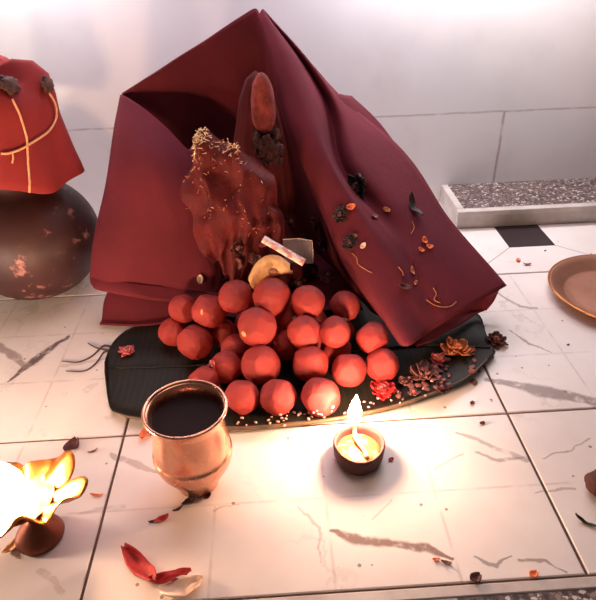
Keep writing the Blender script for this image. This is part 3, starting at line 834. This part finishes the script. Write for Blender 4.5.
# pale grains scattered along the front of the leaf
gr = bmesh.new(); lump(gr, (0, 0, 0), .0013, 2, .15, 2, 1, (1.35, .9, .7))
M_grain = simple('pale_grain', lin(246, 196, 176), lin(226, 150, 140), 100, .4)
g0 = None; q = random.Random(12)
for k in range(64):
    u = q.random()
    px = 236+u*200; edge = 434-(max(0, px-240)/200)**1.7*33
    if 336 < px < 384 and k % 3: px = q.uniform(385, 440); edge = 434-(max(0, px-240)/200)**1.7*33
    py = edge-q.uniform(6, 19 if px < 390 else 34)
    loc, n_ = on(round(px, 1), round(py, 1), .0009)
    if g0 is None: o = g0 = obj('grain', gr, M_grain, loc=loc)
    else: o = dup(g0, loc)
    o.rotation_mode = 'QUATERNION'; o.rotation_quaternion = orient(n_, q.uniform(0, 6)); s = q.uniform(.7, 1.25); o.scale = (s, s, s)
    tag(o, 'tiny pale grain scattered along the front of the dark leaf', 'grain', 'pale grains on the leaf')

cb = bmesh.new(); lump(cb, (0, 0, 0), .0028, 2, .45, 2.2, 1, (1.3, .9, .6))
c0 = None
for k in range(34):
    px = q.uniform(398, 478); edge = 434-((px-240)/200)**1.7*33
    py = edge-q.uniform(7, 40)
    loc, n_ = on(round(px, 1), round(py, 1), .0012)
    if n_.z < .7: continue
    if c0 is None: o = c0 = obj('crumb', cb, [K['dull']], loc=loc)
    else: o = dup(c0, loc)
    o.rotation_mode = 'QUATERNION'; o.rotation_quaternion = orient(n_, q.uniform(0, 6)); s = q.uniform(.6, 1.5); o.scale = (s, s, s)
    tag(o, 'small reddish brown crumb among the withered flowers on the right end of the leaf', 'crumb', 'dried crumbs on the leaf')

# fine pale fibres on the cloth flap
for i, (pts, lab) in enumerate((([(352,253),(357,258),(358,264),(366,270),(372,273)], 'pale curly fibre below the peach petal on the cloth flap'),
                 ([(398,267),(402,272),(403,276)], 'short pale fibre left of the tan chip on the cloth flap'),
                 ([(433,288),(436,294),(434,300),(440,303)], 'pale fibre near the bottom edge of the cloth flap'),
                 ([(426,300),(436,306),(449,307),(456,302)], 'long pale fibre along the bottom edge of the cloth flap'),
                 ([(412,222),(414,228),(411,234)], 'pale fibre at the end of the long dark leaf-shaped strip'))):
    bm = bmesh.new(); tube(bm, [on(round(v.x, 2), round(v.y, 2), .0007)[0] for v in smooth_line([Vector((a, b, 0)) for a, b in pts], 10)], .0006, 6)
    tag(obj('fibre', bm, K['tan']), lab, 'fibre')

# nut pieces pressed into sweets
for px, py, L, W, a, k, lab in ((202, 312, .0075, .0032, 1.5, 1, 'pale nut sliver'), (244, 334, .0075, .0065, .3, 7, 'pale nut chip')):
    loc, n_ = on(px, py, .0004); bm = bmesh.new(); lump(bm, (0, 0, 0), .5, 3, .2, 2, 3, (L, W, .0022))
    o = obj('nut_piece', bm, M_nut, loc=loc); o.rotation_mode = 'QUATERNION'; o.rotation_quaternion = orient(n_, a)
    bpy.context.view_layer.update(); w = o.matrix_world.copy(); o.parent = sweet[k]; o.matrix_parent_inverse = sweet[k].matrix_world.inverted(); o['label'] = lab

# yellow fruit slice, rolled paper, clear wrapper
sl = [dp(250,281,.580), dp(256,270,.586), dp(266,262,.590), dp(279,261,.592), dp(290,267,.590)]
bm = bmesh.new(); cols = []
for i, p in enumerate(sl):
    u = i/4; w = .004+.011*math.sin(math.pi*(u*.85+.12))
    cols.append([p+Vector((0, .004, w*.35)), p+Vector((0, -.003, 0)), p+Vector((.002, -.004, -w)), p+Vector((.003, .002, -w*1.5))])
surf(bm, cols, 24, 10, .001, 60, 2)
fs = tag(obj('fruit_slice', bm, K['yellow'], solid=.0028), 'curved yellow fruit slice lying on top of the heap of sweets', 'fruit')
bm = bmesh.new(); lump(bm, dp(273,271,.577), .0045, 3, .3, 2, 5, (1.2, .5, .8)); obj('brown_core', bm, K['brown'], fs)
a, b = dp(263,239,.600), dp(304,263,.584)
bm = bmesh.new(); d = (b-a); ax = d.normalized(); e1 = Vector((0, 0, 1)).cross(ax).normalized(); e2 = ax.cross(e1); G = []
for i in range(21):
    row = []
    for j in range(37):
        th = j/36*2*math.pi*1.9; r = .0046-.0016*j/36 + .0003*noise.noise(Vector((i*.3, th, 0)))
        row.append(bm.verts.new(a+d*(i/20)+(e1*math.cos(th)*1.25+e2*math.sin(th)*.8)*r))
    G.append(row)
for i in range(20):
    for j in range(36): bm.faces.new((G[i][j], G[i][j+1], G[i+1][j+1], G[i+1][j]))
t = NT('pinkish_paper'); t.set(Base_Color=t.mix(t.step(t.noise(130, 3), .48, .56), lin(255, 222, 206), lin(226, 140, 130)), Roughness=.7)
tag(obj('rolled_paper', bm, t.m, solid=.0004), 'rolled pinkish white paper lying slanted above the fruit slice', 'paper')
t = NT('clear_cellophane'); t.set(Base_Color=(.9, .7, .65, 1), Roughness=.15, Alpha=.22)
bm = bmesh.new(); surf(bm, [col((283,240,.635),(283,252,.628),(284,262,.622)), col((298,239,.637),(299,252,.629),(299,264,.624)), col((312,241,.637),(313,252,.630),(313,264,.624))], 16, 12, .0015, 50, 4)
wr = obj('cellophane_wrapper', bm, t.m, solid=.0003)
tag(wr, 'small clear square wrapper beside the rolled paper', 'wrapper')
bm = bmesh.new()
tube(bm, [dp(283,239.5,.634), dp(298,238.5,.636), dp(312,240.5,.636), dp(313,252,.629), dp(313,264,.623)], .0005, 6)
obj('wrapper_edge', bm, K['pale'], wr)

# ------------------------------------------------------------------ light
def area(name, loc, target, size, sy, power, colr):
    l = bpy.data.lights.new(name, 'AREA'); l.shape = 'RECTANGLE'; l.size = size; l.size_y = sy; l.energy = power; l.color = colr
    o = bpy.data.objects.new(name, l); C.objects.link(o); o.location = loc
    o.rotation_euler = (Vector(target)-Vector(loc)).to_track_quat('-Z', 'Y').to_euler(); return o
area('wall_lamp_light', (-.37, .935, .485), (-.37, .935, 0), .30, .04, 1.15, (.97, .95, 1.0))
area('wall_lamp_light', (.34, .935, .475), (.34, .935, 0), .46, .04, 1.9, (.97, .95, 1.0))
area('tube_light', (.0, .80, .53), (.0, .80, 0), .7, .05, 1.25, (.90, .80, 1.0))
area('room_light', (.15, .66, 1.9), (.1, .6, 0), .9, .6, 7.0, (1.0, .72, .62))
pl = bpy.data.lights.new('unseen_left_light', 'POINT'); pl.energy = 3.4; pl.shadow_soft_size = .02; pl.color = (1, .74, .56)
po = bpy.data.objects.new('unseen_left_light', pl); C.objects.link(po); po.location = (-.46, .36, .09)  # unseen source past the left edge, added for floor spill and wall shadows
W = bpy.data.worlds.new('room'); S.world = W; W.use_nodes = True
W.node_tree.nodes['Background'].inputs[0].default_value = (1, .80, .74, 1); W.node_tree.nodes['Background'].inputs[1].default_value = .09

S.view_settings.view_transform = 'Standard'; S.view_settings.look = 'None'
S.view_settings.exposure = 0.0; S.view_settings.gamma = 1; S.view_settings.use_curve_mapping = False
S.cycles.use_denoising = True
